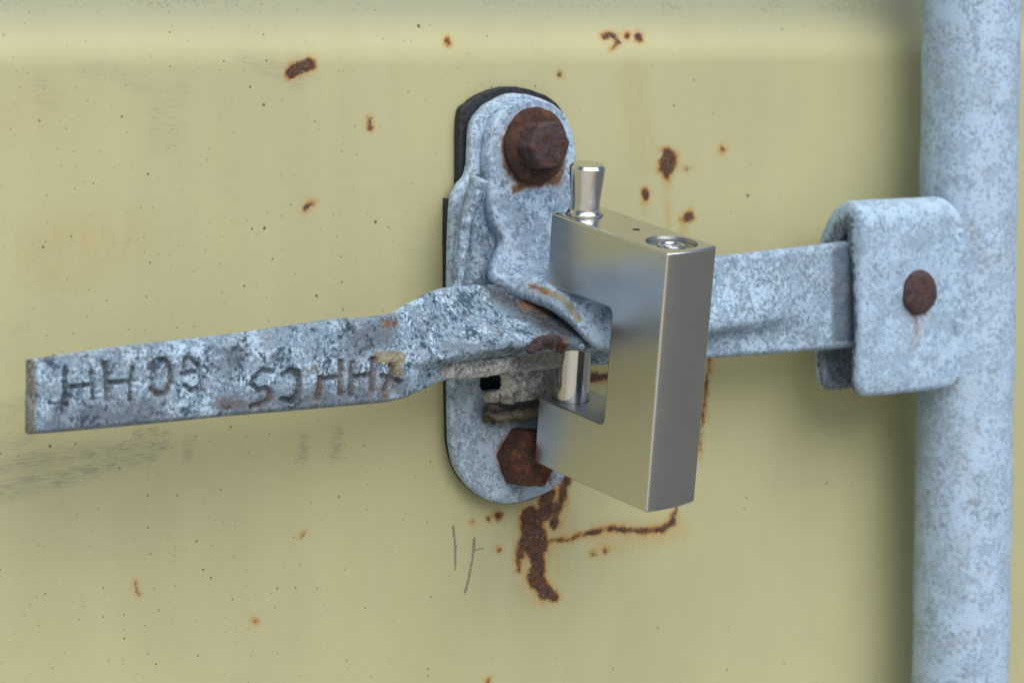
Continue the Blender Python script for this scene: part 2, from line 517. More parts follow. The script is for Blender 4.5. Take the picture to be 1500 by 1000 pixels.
def curve_plate(outline, h_front, thick, bevel, holes=(), attr_fn=None, sub=6, wob=0.15, seed=0.0, cut=2.0):
    """flat plate with a rounded rim whose front face is h_front mm out from the door; outlines are in picture positions"""
    cu = bpy.data.curves.new('plate', 'CURVE')
    cu.dimensions = '2D'
    cu.fill_mode = 'BOTH'
    cu.extrude = (thick/2-bevel)*MM
    cu.bevel_depth = bevel*MM
    cu.bevel_resolution = 3
    for pts in (outline, *holes):
        P = np.array([at(x, y, h_front) for x, y in pts])
        P = cr(P, closed=True, sub=sub)
        P[:, 0] += fbm(P, 0.3, 3, seed)*wob
        P[:, 2] += fbm(P, 0.3, 3, seed+5)*wob
        sp = cu.splines.new('POLY')
        sp.points.add(len(P)-1)
        for q, p in zip(sp.points, P):
            q.co = (p[0]*MM, p[2]*MM, 0, 1)
        sp.use_cyclic_u = True
    # a rim grown by the bevel would widen the outline: offset pulls it back
    cu.offset = -bevel*MM
    ob = bpy.data.objects.new('plate', cu)
    COL.objects.link(ob)
    me = bpy.data.meshes.new_from_object(ob.evaluated_get(bpy.context.evaluated_depsgraph_get()))
    bpy.data.objects.remove(ob)
    bpy.data.curves.remove(cu)
    me.transform(Matrix.Translation((0, -(h_front-thick/2)*MM, 0)) @ Matrix.Rotation(math.pi/2, 4, 'X'))
    bm = bmesh.new()
    bm.from_mesh(me)
    bmesh.ops.remove_doubles(bm, verts=bm.verts, dist=1e-6)
    for _ in range(6):
        long = [e for e in bm.edges if e.calc_length() > cut*2*MM]
        if not long:
            break
        bmesh.ops.subdivide_edges(bm, edges=long, cuts=1, use_grid_fill=False)
        bmesh.ops.triangulate(bm, faces=[f for f in bm.faces if len(f.verts) > 4])
    bmesh.ops.recalc_face_normals(bm, faces=bm.faces)
    bm.to_mesh(me)
    bm.free()
    if attr_fn:
        co = np.empty(len(me.vertices)*3)
        me.vertices.foreach_get('co', co)
        for k, a in attr_fn(proj(co.reshape(-1, 3)/MM)).items():
            x = me.attributes.new(k, 'FLOAT', 'POINT')
            x.data.foreach_set('value', a.astype(np.float32))
    return me

def sharp_smooth(o, ang=40):
    """smooth shading, hard where faces meet at more than ang degrees"""
    me = o.data
    bm = bmesh.new()
    bm.from_mesh(me)
    for e in bm.edges:
        if len(e.link_faces) == 2:
            e.smooth = e.calc_face_angle(0) < math.radians(ang)
    bm.to_mesh(me)
    bm.free()

def tube(path, rad, seg=24, rough=0.15, seed=0.0, flat=None, capr=0.45, sub=8):
    """swept round bar through path (mm) with rounded ends; flat squashes it along the door normal"""
    P = np.array(path, float)
    Q = cr(np.column_stack([P, rad]), sub=sub)
    P, R_ = Q[:, :3], Q[:, 3]
    T = np.gradient(P, axis=0)
    T /= np.linalg.norm(T, axis=1, keepdims=True)
    ref = np.array([0, -1.0, 0])
    rings, Ts = [], []
    n = len(P)
    caps = 5
    seq = []
    for k in range(caps):                                        # rounded start
        a = math.pi/2*k/caps
        seq.append((P[0]-T[0]*R_[0]*capr*math.cos(a), T[0], R_[0]*max(math.sin(a), 0.02)))
    seq += [(P[i], T[i], R_[i]) for i in range(n)]
    for k in range(caps-1, -1, -1):
        a = math.pi/2*k/caps
        seq.append((P[-1]+T[-1]*R_[-1]*capr*math.cos(a), T[-1], R_[-1]*max(math.sin(a), 0.02)))
    V = []
    for p, t, rr in seq:
        b = np.cross(t, ref)
        b /= np.linalg.norm(b)
        c = np.cross(b, t)
        for j in range(seg):
            a = 2*math.pi*j/seg
            V.append(p+b*rr*math.cos(a)+c*rr*math.sin(a)*(flat or 1.0))
    V = np.array(V)
    cen = np.repeat(np.array([s[0] for s in seq]), seg, axis=0)
    nrm = V-cen
    nrm /= np.maximum(np.linalg.norm(nrm, axis=1, keepdims=True), 1e-9)
    V = V+nrm*(fbm(V, 0.35, 3, seed)*rough)[:, None]
    fc = grid_faces(len(seq), seg, wrap=True)
    fc.append(tuple(range(seg)))
    fc.append(tuple(range((len(seq)-1)*seg, len(seq)*seg))[::-1])
    return fix_normals(mesh(V, fc))

def lathe(prof, base, axis, seg=96, xdir=None, wob=0.0, seed=0.0):
    """revolve (radius, height) pairs about axis from base"""
    ax = np.asarray(axis, float)/np.linalg.norm(axis)
    x = np.asarray(xdir if xdir is not None else (1, 0, 0), float)
    x = x-ax*(x@ax)
    x /= np.linalg.norm(x)
    y = np.cross(ax, x)
    V = np.array([base+ax*hh+(x*math.cos(a)+y*math.sin(a))*max(rr, 1e-4) for rr, hh in prof for a in np.linspace(0, 2*math.pi, seg, endpoint=False)])
    if wob:
        V = V+np.column_stack([fbm(V, 0.3, 3, seed+k*7)*wob for k in range(3)])
    return fix_normals(mesh(V, grid_faces(len(prof), seg, wrap=True)))

def bevel_mesh(me, width, seg=3, ang=30):
    ob = bpy.data.objects.new('tmp', me)
    COL.objects.link(ob)
    m = ob.modifiers.new('b', 'BEVEL')
    m.width, m.segments, m.limit_method, m.angle_limit = width*MM, seg, 'ANGLE', math.radians(ang)
    m.harden_normals = False
    out = bpy.data.meshes.new_from_object(ob.evaluated_get(bpy.context.evaluated_depsgraph_get()))
    bpy.data.objects.remove(ob)
    return out

# ------------------------------------------------------------------ the container door
def door():
    xs = np.concatenate([np.arange(-520, -210, 8), np.arange(-210, 262, 0.8), np.arange(262, 520, 8)])
    zs = np.concatenate([np.arange(-420, -180, 8), np.arange(-180, 70, 0.8), np.arange(70, 104, 0.8), np.arange(104, 300, 8)])
    # recessed slope above a soft crease
    z0, z1, slope = 75.0, 83.0, 0.42
    def hz(z):
        t = np.clip((z-z0)/(z1-z0), 0, 1)
        body = slope*(z1-z0)*t*t/2 + slope*np.clip(z-z1, 0, 60)
        return -body
    X, Z = np.meshgrid(xs, zs, indexing='ij')
    Y = -hz(Z) + 0.25*np.sin(X*0.021+1.3)*np.sin(Z*0.017) + 0.12*np.sin(X*0.05+Z*0.043)
    V = np.stack([X, Y, Z], -1).reshape(-1, 3)
    px = proj(V)
    wx = px + np.column_stack([fbm(px, 0.05, 2, 3.0), fbm(px, 0.05, 2, 8.0)])*2.0 if False else px
    rust = [
        [(777, 756, 14), (783, 795, 19)], [(803, 722, 9), (797, 752, 11)], [(829, 702, 6), (822, 735, 6)], [(818, 738, 5), (811, 768, 6)],
        [(767, 790, 7), (762, 812, 5)], [(759, 816, 2), (760, 836, 1.5)], [(783, 800, 13), (787, 828, 10), (785, 850, 11)], [(788, 850, 9), (800, 868, 10), (813, 876, 5)], [(800, 858, 2), (812, 868, 2)],
        [(802, 791, 1.2), (832, 790, 1.5), (850, 783, 2.2), (880, 776, 3), (895, 774, 3.2), (940, 777, 3.2), (970, 775, 2.8), (985, 765, 2.6), (992, 740, 2.6), (998, 700, 3)],
        [(730, 756, 6)], [(715, 760, 2.4)], [(694, 763, 1.6)], [(731, 805, 1.6)], [(871, 811, 2)], [(886, 807, 2.6)],
        [(1040, 520, 0.5), (1033, 575, 1.5), (1028, 620, 0.5), (1024, 670, -2)], [(866, 552, 7), (895, 552, 4)],
        [(426, 106, 8), (434, 102, 8), (453, 94, 8)], [(541, 172, 1.2), (543, 188, 1.6)], [(448, 304, 4), (455, 298, 4)], [(653, 59, 2.2), (657, 64, 1.5)],
        [(886, 55, 3), (893, 50, 2), (900, 54, 4), (906, 62, 3), (898, 70, 1)], [(936, 54, 6)], [(918, 53, 2.5)], [(819, 109, 1.4)],
        [(979, 228, 10), (976, 248, 10), (977, 262, 2)], [(945, 284, 5), (945, 290, 2)], [(1006, 247, 2)], [(1007, 318, 7), (1010, 316, 6)], [(1059, 219, 2.6)],
        [(374, 909, 0.8)], [(199, 850, 0.2), (201, 868, 0.8)], [(716, 996, 2)], [(441, 787, 0.1), (446, 780, 0.1)]]
    at_ = {'rust': rust_attr(px, rust)}
    def soft(items, wd):
        return np.clip(1-strokes(px, items)/wd, 0, 1)
    grime = np.maximum.reduce([
        0.85*soft([[(-40, 730, 8), (60, 702, 9), (130, 688, 5), (200, 672, 1)], [(-40, 690, 3), (60, 672, 4), (150, 660, 3), (240, 652, 1)]], 16),
        0.45*soft([[(0, 600, 4), (40, 590, 4)], [(0, 655, 3), (50, 640, 3)]], 14),
        0.8*soft([[(205, 635, 4), (210, 668, 4)], [(225, 632, 5), (222, 668, 5)], [(242, 635, 3), (232, 660, 3)], [(278, 640, 3), (275, 668, 4)], [(446, 640, 2), (444, 668, 4)], [(496, 632, 3), (490, 668, 3)]], 8),
        0.35*soft([[(232, 165, 8), (250, 165, 8)], [(228, 190, 8), (262, 192, 8)], [(228, 212, 6), (250, 214, 4)]], 12),
        0.45*soft([[(352, 86, 3), (395, 96, 8), (420, 105, 10)]], 12), 0.55*soft([[(434, 104, 14)]], 22),
        0.3*soft([[(265, 130, 5), (255, 150, 6), (160, 100, 5), (120, 102, 4)], [(60, 130, 10), (75, 150, 6)]], 18), 0.3*soft([[(20, 485, 3), (38, 478, 2)]], 8)])
    at_['grime'] = grime
    at_['scratch'] = np.maximum(soft([[(664, 770, 1), (667, 800, 1.4), (667, 835, 0.5)], [(695, 788, 1.6), (693, 812, 1.0), (686, 850, 0.8), (681, 868, 1.2)], [(697, 804, 0.3), (708, 803, 0.2)]], 3.0),
                                0.75*soft([[(541, 395, 0.2), (541, 450, 0.3)], [(450, 262, 0.1), (488, 238, 0.1)], [(360, 745, 0.1), (352, 790, 0.1)]], 2.0))
    at_['stain'] = np.maximum.reduce([0.55*soft([[(977, 262, 3), (978, 330, 1)], [(945, 292, 2), (946, 312, 1)], [(1003, 325, 5), (1000, 345, 5)]], 8), 0.28*soft([[(925, 110, 16), (945, 240, 12)]], 14),
                                      0.45*soft([[(800, 760, 30), (790, 860, 22)], [(890, 790, 16), (990, 776, 8)]], 22), 0.4*soft([[(374, 909, 2)]], 10), 0.3*soft([[(80, 370, 30), (190, 350, 10)]], 60), 0.18*soft([[(40, 160, 20)]], 70)])
    me = mesh(V, grid_faces(len(xs), len(zs)), at_)
    bm = bmesh.new()                                             # give the skin its steel thickness
    bm.from_mesh(me)
    if bm.faces[:] and bm.faces[:][0].normal.y > 0:
        bmesh.ops.reverse_faces(bm, faces=bm.faces)
    rim = [e for e in bm.edges if e.is_boundary]
    ext = bmesh.ops.extrude_edge_only(bm, edges=rim)
    for v in ext['geom']:
        if isinstance(v, bmesh.types.BMVert):
            v.co.y += 40*MM
    bm.to_mesh(me)
    bm.free()
    o = link('container_door', me, M_paint)
    o['label'], o['category'] = 'khaki painted steel container door flecked with rust, behind all the fittings', 'container door'
    return o
door()

# ------------------------------------------------------------------ locking bar: tube, hub bracket, rivet
PX, PHH, PR = 186.0, 27.0, 17.6
bar = thing('locking_bar', 'thick upright galvanised tube with a welded bracket at the right edge', 'locking bar', (PX, -PHH, -330))
def pipe():
    n = 90
    zs = np.linspace(-420, 300, n*4)
    V = np.array([[PX+PR*math.cos(a), -PHH+PR*math.sin(a), z] for z in zs for a in np.linspace(0, 2*math.pi, n, endpoint=False)])
    w = fbm(V, 0.05, 3, 2.0)*0.35
    rad = (V-np.array([PX, -PHH, 0]))*[1, 1, 0]
    V = V+rad/PR*w[:, None]
    fc = grid_faces(len(zs), n, wrap=True)
    fc += [tuple(range(n)), tuple(range((len(zs)-1)*n, len(zs)*n))[::-1]]
    link('tube', fix_normals(mesh(V, fc)), M_tube, bar)
pipe()

def hub():
    # profile (h, z): rear cheek bottom -> up -> pinch -> over the loop -> front cheek bottom; outer skin, thickness 5 inwards
    zb, zt, zp, zr = at(1275, 582, 38)[2], at(1290, 292, 31)[2], at(1203, 352, 14)[2], at(1190, 572, 14)[2]
    prof = np.array([(14, zr), (14, zr+16), (14, zp-14), (14.6, zp-2), (17.5, zp+4.5), (22, zt-4), (27, zt-0.8), (31, zt), (35, zt-2), (37.6, zt-7.5), (38, zt-18), (38, zt-34), (38, zb+16), (38, zb)])
    P = cr(prof, sub=10)
    L = np.concatenate([[0], np.cumsum(np.linalg.norm(np.diff(P, axis=0), axis=1))])
    P = resample(P, edge_params(110, 2.2/L[-1]))
    L = np.concatenate([[0], np.cumsum(np.linalg.norm(np.diff(P, axis=0), axis=1))])
    T = np.gradient(P, axis=0)
    T /= np.linalg.norm(T, axis=1, keepdims=True)
    N = np.stack([-T[:, 1], T[:, 0]], -1)                      # outward: left of the travel direction
    x0, x1 = at(1262, 430, 38)[0], 175.5
    sv = edge_params(46, 2.2/(x1-x0))
    fr, bk, D = [], [], []
    th = 5.6
    for i, (h, z) in enumerate(P):
        # round the two bottom corners on the left side
        e = min(L[i], L[-1]-L[i])
        rc = 6.0
        cut = rc-math.sqrt(max(rc*rc-(rc-min(e, rc))**2, 0))
        left = x0+cut
        # the cheek's lower right is cut away diagonally towards the tube
        right = x1
        if L[-1]-L[i] < 8:
            right = x1-(8-(L[-1]-L[i]))*1.2
        if z > zt-16:
            right = x1-9.0*((z-zt+16)/16)**1.8
        for s in sv:
            x = left+(right-left)*s
            dd = min(e, x-left)
            th = 5.6+3.4*min(1.0, max(0.0, (z-(zt-26))/10))
            q = th/2*(1-math.sqrt(max(0, 1-(1-min(dd/2.2, 1))**2)))
            nh, nz = N[i]
            fr.append((x, -(h+nh*-q), z+nz*-q))
            bk.append((x, -(h-nh*(th-q)), z-nz*(th-q)))
    fr, bk = np.array(fr), np.array(bk)
    # flatten the pinch: the rear flap leans onto the handle below the loop
    w = fbm(fr, 0.05, 2, 4.0)*1.3 + fbm(fr, 0.22, 3, 6.0)*0.4
    fr[:, 1] -= w
    bk[:, 1] -= w
    V = np.concatenate([fr, bk])
    px = proj(fr)
    ra = rust_attr(px, [[(1347, 428, 22), (1347, 452, 15)], [(1344, 460, 5), (1340, 512, 1)]])*0.72
    pa = np.clip(1-strokes(px, [[(1268, 330, 1), (1272, 560, 1)]])/7, 0, 1)*0.4
    k = len(fr)
    n, m = len(P), len(sv)
    me = fix_normals(mesh(V, grid_faces(n, m)+grid_faces(n, m, k, True), {'rust': np.concatenate([ra, ra]), 'paint': np.concatenate([pa, pa*0]), 'dirt_shade': np.concatenate([ra*0, ra*0+1.0])}))  # inner skin darkened all over: painted shade inside the loop
    link('hub_bracket', me, M_hub, bar)
    link('weld_bead', tube([(170.0, -33.5, zt-9), (171.4, -35.0, zt-16), (171.8, -35.4, zt-34), (171.8, -35.4, zb+26), (171.4, -35.0, zb+8)], [2.2, 3.2, 2.8, 3.1, 2.2], 40, 0.9, 3.0, sub=16), M_hub, bar)
    b0 = at(1347, 428, 38.6)
    prof = [(0.0, 2.4), (2.5, 2.35), (5, 2.1), (6.6, 1.6), (7.6, 0.9), (7.9, 0.1), (7.8, -1.5)]
    link('rivet', lathe(prof, b0, (0, -1, 0), 48, wob=0.35), M_rust_r, bar)
    # weld bead where the bracket meets the tube
hub()

# ------------------------------------------------------------------ hasp bolted to the door
keeper = thing('hasp_plate_assembly', 'galvanised hasp plates on a black rubber pad, held by two rusty bolts', 'hasp', at(750, 738, 0))
gasket = [(672, 292), (674, 175), (688, 150), (714, 134), (745, 127), (776, 131), (803, 142), (822, 160), (836, 190), (840, 240), (842, 420), (842, 640), (832, 686), (806, 718), (770, 734), (738, 738), (706, 727), (679, 702), (662, 664), (657, 600), (656, 450), (656, 305), (660, 293)]
link('rubber_pad', curve_plate(gasket, 3.2, 3.2, 0.5, wob=0.25, seed=2, sub=5), M_rubber, keeper, smooth=False)
back = [(690, 235), (693, 185), (708, 160), (728, 146), (752, 137), (782, 140), (812, 153), (832, 173), (843, 205), (846, 250), (848, 450), (848, 640), (838, 684), (812, 716), (776, 732), (745, 738), (711, 729), (683, 704), (666, 668), (662, 610), (661, 450), (664, 310), (672, 275), (685, 258)]
hole = [(708, 547), (728, 545), (746, 547), (747, 568), (730, 571), (708, 571)]
def back_attr(px):
    return {'rust': rust_attr(px, [[(766, 668, 40)], [(800, 690, 8), (812, 712, 2)]])*0.8, 'dirt_shade': np.clip(1-strokes(px, [[(722, 600, 10), (800, 612, 14)]])/22, 0, 1)*0.85+np.clip(1-strokes(px, [[(700, 300, 3), (695, 400, 3)]])/14, 0, 1)*0.3}  # darker below the catch and along the trough
bp = link('back_plate', curve_plate(back, 7.4, 4.0, 1.3, [hole], back_attr, seed=6, sub=5, cut=1.6), M_plate, keeper)
sharp_smooth(bp, 50)

HL = [(776, 147, 12), (748, 153, 12), (728, 171, 12), (716, 205, 12), (714, 250, 12), (715, 292, 12), (724, 328, 12.2), (737, 350, 12.6), (732, 368, 13.4), (722, 386, 14.6), (721, 397, 16.5), (736, 411, 20), (763, 424, 26), (800, 441, 33.5), (834, 468, 41.5), (860, 496, 47.5), (885, 511, 52), (909, 518, 57)]
HR = [(784, 147, 12), (812, 154, 12), (832, 172, 12), (843, 205, 12), (845, 250, 12), (846, 292, 12), (848, 328, 12.2), (851, 350, 12.6), (852, 362, 13.2), (854, 372, 14.6), (856, 378, 16), (862, 382, 19), (874, 388, 24), (893, 398, 30), (918, 414, 36), (938, 430, 41), (955, 450, 46), (975, 470, 52)]
HM = [((a[0]+b[0])/2, (a[1]+b[1])/2, (a[2]+b[2])/2) for a, b in zip(HL, HR)]
HM[10:] = [(780, 384, 15.6), (786, 388, 18.2), (802, 398, 24.5), (826, 408, 31.5), (850, 420, 38), (872, 428, 43.2), (894, 446, 48.5), (914, 462, 55)]
def hasp_attr(px):
    return {'rust': np.maximum(rust_attr(px, [[(781, 213, 46), (781, 230, 44)], [(765, 268, 8), (757, 276, 5)], [(790, 262, 9), (815, 262, 8), (818, 240, 8)]])*0.98, 0.9*rust_attr(px, [[(778, 418, 2), (800, 428, 3)]])),
            'paint': np.clip(1.0-strokes(px, [[(795, 424, 1.5), (822, 436, 2), (836, 450, 2), (848, 468, 1.5)]])/6, 0, 1),
            'dirt_shade': np.maximum(np.clip(1-strokes(px, [[(745, 410, 1), (790, 426, 2), (830, 454, 2)]])/9, 0, 1)*0.5, np.clip(1-strokes(px, [[(716, 230, 0), (716, 292, 0), (726, 328, 0), (737, 352, 0)]])/5, 0, 1)*0.5)}
link('hasp_plate', sheet([HL, HM, HR], 170, 60, 4.8, 1.3, 0.28, 11.0, hasp_attr), M_hasp, keeper)

# curled left flange: rim and trough
rim_path = [(702, 262, 21.5), (696, 277, 20.5), (687, 305, 19), (680, 345, 17.5), (673, 390, 16), (669, 440, 15), (667, 480, 14)]
FL = [(700, 264, 20.5), (690, 290, 19.0), (682, 330, 17.5), (675, 375, 16.0), (671, 425, 14.6)]
FM = [(707, 270, 16), (698, 294, 11), (690, 330, 8.6), (686, 375, 8.2), (684, 425, 8.0)]
FR = [(713, 273, 12), (712, 298, 8.6), (718, 330, 8.0), (730, 375, 7.9), (732, 425, 7.9)]
link('side_flange', sheet([FL, FM, FR], 60, 36, 2.6, 1.2, 0.25, 17.0, lambda px: {'pale': -0.075*np.clip((px[:, 0]-682)/8, 0, 1), 'dirt_shade': np.clip(1-strokes(px, [[(700, 276, 1), (690, 310, 2), (684, 350, 3), (679, 430, 3)]])/6, 0, 1)*0.55}), M_hasp, keeper)  # darker trough and rim line: zinc's own tone plus painted shade
link('flange_rim', tube([at(*p) for p in rim_path], [3.3, 2.6, 2.0, 1.7, 1.6, 1.5, 1.5], 32, 0.8, 5.0, capr=0.1, sub=16), M_hasp, keeper)

# lower catch under the handle
def tab_attr(px):
    return {'brown': np.clip(1-(px[:, 0]-748)/16, 0, 1)*0.5+np.clip(1-strokes(px, [[(750, 590, 2), (830, 574, 2)]])/8, 0, 1)*0.6, 'dirt_shade': np.clip(1-(px[:, 1]-508)/26, 0, 1)*0.6}  # tab gets darker towards its top
TL = [(752, 508, 25), (751, 540, 25), (749, 568, 24.5), (743, 593, 23)]
TM = [(784, 510, 18.5), (785, 540, 18.0), (784, 562, 17.5), (780, 588, 17)]
TR = [(838, 508, 11.0), (838, 540, 10.5), (836, 562, 10.2), (832, 578, 9.5)]
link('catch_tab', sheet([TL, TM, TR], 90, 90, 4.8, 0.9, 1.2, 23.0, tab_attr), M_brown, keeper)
EL = [(705, 574, 13), (706, 582, 13.5), (708, 595, 13)]
EM = [(724, 569, 19), (726, 580, 20), (727, 594, 19)]
ER = [(752, 564, 23.5), (753, 576, 24), (752, 592, 23)]
link('catch_ledge', sheet([EL, EM, ER], 50, 70, 7.0, 1.6, 0.75, 31.0, lambda px: {'brown': np.full(len(px), 0.45)}), M_brown, keeper)
PL = [(709, 596, 8.6), (710, 606, 11), (716, 618, 9.5)]
PM = [(742, 598, 12), (744, 610, 14.5), (748, 622, 11)]
PR_ = [(812, 588, 11), (816, 598, 12.5), (818, 606, 9)]
link('catch_lip', sheet([PL, PM, PR_], 50, 90, 4.5, 1.6, 0.6, 37.0), M_rust_shade, keeper)

def hexbolt(px, py, h0, rad, hh, rot, seed, mat, parent, bev=0.9):
    b = at(px, py, h0)
    V, Fc = [], []
    for k, (hq, rq) in enumerate(((-1, 1.0), (hh*0.45, 1.0), (hh, 0.97))):
        for i in range(6):
            a = rot+i*math.pi/3
            V.append(b+np.array([rad*rq*math.cos(a), -hq, rad*rq*math.sin(a)]))
    Fc += [tuple(range(6))[::-1], tuple(range(12, 18))]
    for k in (0, 6):
        Fc += [(k+i, k+(i+1) % 6, k+6+(i+1) % 6, k+6+i) for i in range(6)]
    me = fix_normals(mesh(V, Fc))
    me = bevel_mesh(me, bev, 4)
    bm = bmesh.new()
    bm.from_mesh(me)
    for _ in range(5):
        long = [e for e in bm.edges if e.calc_length() > 0.9*MM]
        bmesh.ops.subdivide_edges(bm, edges=long, cuts=1)
        bmesh.ops.triangulate(bm, faces=[f for f in bm.faces if len(f.verts) > 4])
    bm.normal_update()
    for v in bm.verts:
        q = v.co/MM
        v.co += v.normal*MM*(mnoise.fractal(q*0.35+Vector((seed, 0, 0)), 1, 2, 3)*0.30+mnoise.fractal(q*1.1+Vector((seed, 3, 0)), 1, 2, 2)*0.10)
    bm.to_mesh(me)
    bm.free()
    return link('bolt', me, mat, parent)
bolt_a = hexbolt(785, 212, 15.2, 8.5, 8.0, math.radians(4), 3.0, M_rust, keeper)
bolt_a['label'] = 'rusty bolt with a round flange, above the padlock'
fl = [(0, 16.2), (8.8, 16.2), (10.0, 15.6), (11.4, 14.6), (12.3, 13.8), (12.5, 13.0), (12.4, 11.6)]
link('flange', lathe([(rr, hh-11.6) for rr, hh in fl], at(781, 213, 11.7), (0, -1, 0), 72, wob=0.35, seed=4), M_rust_f, bolt_a)
bolt_b = hexbolt(764, 668, 7.2, 10.7, 7.6, math.radians(52), 9.0, M_rust_b, keeper, 0.8)
bolt_b['label'] = 'orange rusted hexagonal bolt, below the handle'

# ------------------------------------------------------------------ lever handle
handle = thing('door_handle', 'long flat galvanised lever handle stamped with letters, reaching left across the door', 'door handle', at(620, 560, 20))
H0 = [(51, 527, 42), (196, 506, 42), (350, 489, 42), (480, 470, 42), (574, 459, 41), (612, 438, 35), (650, 420, 26), (722, 414, 19), (800, 410, 19), (900, 396, 24), (1000, 379, 26), (1120, 366, 28), (1200, 358, 30), (1300, 347, 31)]
H1 = [(51, 556, 42.3), (196, 537, 42.3), (350, 520, 42.3), (485, 504, 42.3), (582, 492, 42), (622, 478, 38), (658, 464, 32), (728, 456, 28), (806, 455, 28), (895, 466, 34), (1000, 430, 30), (1120, 415, 30), (1200, 400, 30.8), (1300, 390, 31.2)]
H2 = [(51, 586, 42.3), (197, 568, 42.3), (350, 552, 42.3), (490, 538, 42.3), (590, 527, 42.5), (626, 524, 42.3), (665, 519, 42), (740, 508, 42.5), (815, 499, 43), (890, 508, 44.5), (1000, 484, 39), (1120, 464, 33.5), (1200, 440, 31), (1300, 428, 31.2)]
H3 = [(51, 612, 42.2), (196, 597, 42.2), (350, 582, 42.2), (497, 567, 42.2), (594, 556, 41.5), (626, 546, 38), (668, 533, 33.5), (745, 524, 31.5), (820, 516, 32.0), (890, 520, 36), (1000, 503, 31.5), (1120, 488, 29.6), (1200, 482, 30.8), (1300, 470, 31)]
H4 = [(51, 639, 42), (196, 626, 42), (350, 611, 42), (500, 598, 42), (580, 590, 41), (616, 576, 38), (655, 557, 34), (745, 548, 31), (815, 541, 30), (885, 537, 32), (1000, 528, 31), (1120, 520, 30), (1200, 515, 30.5), (1300, 506, 31)]
def z6(*p): return [(20+x/4.545, 420+y/4.545, w) for x, y, w in p]
def z7(*p): return [(320+x/4.545, 420+y/4.545, w) for x, y, w in p]
w1 = 1.8
GLY = [z6((350, 540, 2.1), (350, 790, 2.4)), z6((525, 570, 1.6), (535, 740, 2.1)), z6((365, 668, 1.5), (525, 650, 1.7)),
       z6((620, 510, 1.7), (626, 750, 1.8)), z6((792, 540, 1.1), (778, 750, 1.3)), z6((640, 640, 1.3), (790, 630, 1.9)),
       z6((905, 545, 1.4), (955, 490, 1.6), (1010, 485, 1.8), (1045, 540, 2.1), (1050, 640, 2.1), (1012, 710, 1.9), (962, 718, 2.0), (922, 680, 1.7)),
       z6((1140, 545, 1.2), (1146, 475, 1.4), (1188, 475, 1.4), (1245, 540, 1.8)), z6((1130, 580, 1.8), (1190, 565, 1.5), (1240, 562, 1.5), (1266, 610, 1.8), (1240, 672, 1.9), (1185, 690, 1.9), (1140, 655, 1.3)),
       z7((362, 562, 1.8), (300, 556, 1.8), (240, 605, 2.0), (230, 650, 2.0), (270, 692, 1.8), (322, 672, 1.7), (342, 695, 1.9), (348, 742, 1.9), (310, 775, 1.7), (220, 795, 1.6)),
       z7((436, 590, 1.4), (480, 552, 1.8), (528, 572, 2.1), (542, 650, 2.1), (534, 712, 2.0), (490, 760, 2.1), (430, 748, 1.9)),
       z7((680, 605, 1.7), (662, 742, 1.8)), z7((820, 500, 1.8), (814, 716, 1.7)), z7((690, 622, 1.2), (750, 604, 1.2), (810, 602, 1.2)),
       z7((898, 510, 1.8), (886, 716, 1.8)), z7((1035, 480, 1.7), (1022, 690, 1.7)), z7((905, 602, 1.2), (1025, 582, 1.5)),
       z7((1092, 592, 1.9), (1150, 612, 1.9), (1212, 634, 1.9)), z7((1150, 520, 1.4), (1165, 592, 1.3), (1130, 640, 1.5), (1105, 690, 1.5))]
ORG = [z6((920, 680, 3), (962, 718, 4), (1045, 640, 2)), z7((342, 695, 4), (348, 742, 3), (310, 775, 4), (250, 780, 3)), z7((525, 650, 3), (530, 700, 3)), z7((680, 605, 4), (662, 742, 5)), z7((770, 580, 3), (820, 500, 3), (814, 716, 3)),
       z7((1035, 480, 5), (1022, 690, 4)), z7((1160, 520, 8), (1165, 590, 8), (1110, 690, 8)), z7((560, 570, 5), (660, 540, 4)), z7((40, 770, 6), (160, 780, 4)), z6((1400, 765, 6), (1440, 775, 6)), z7((886, 700, 2), (900, 520, 2))]
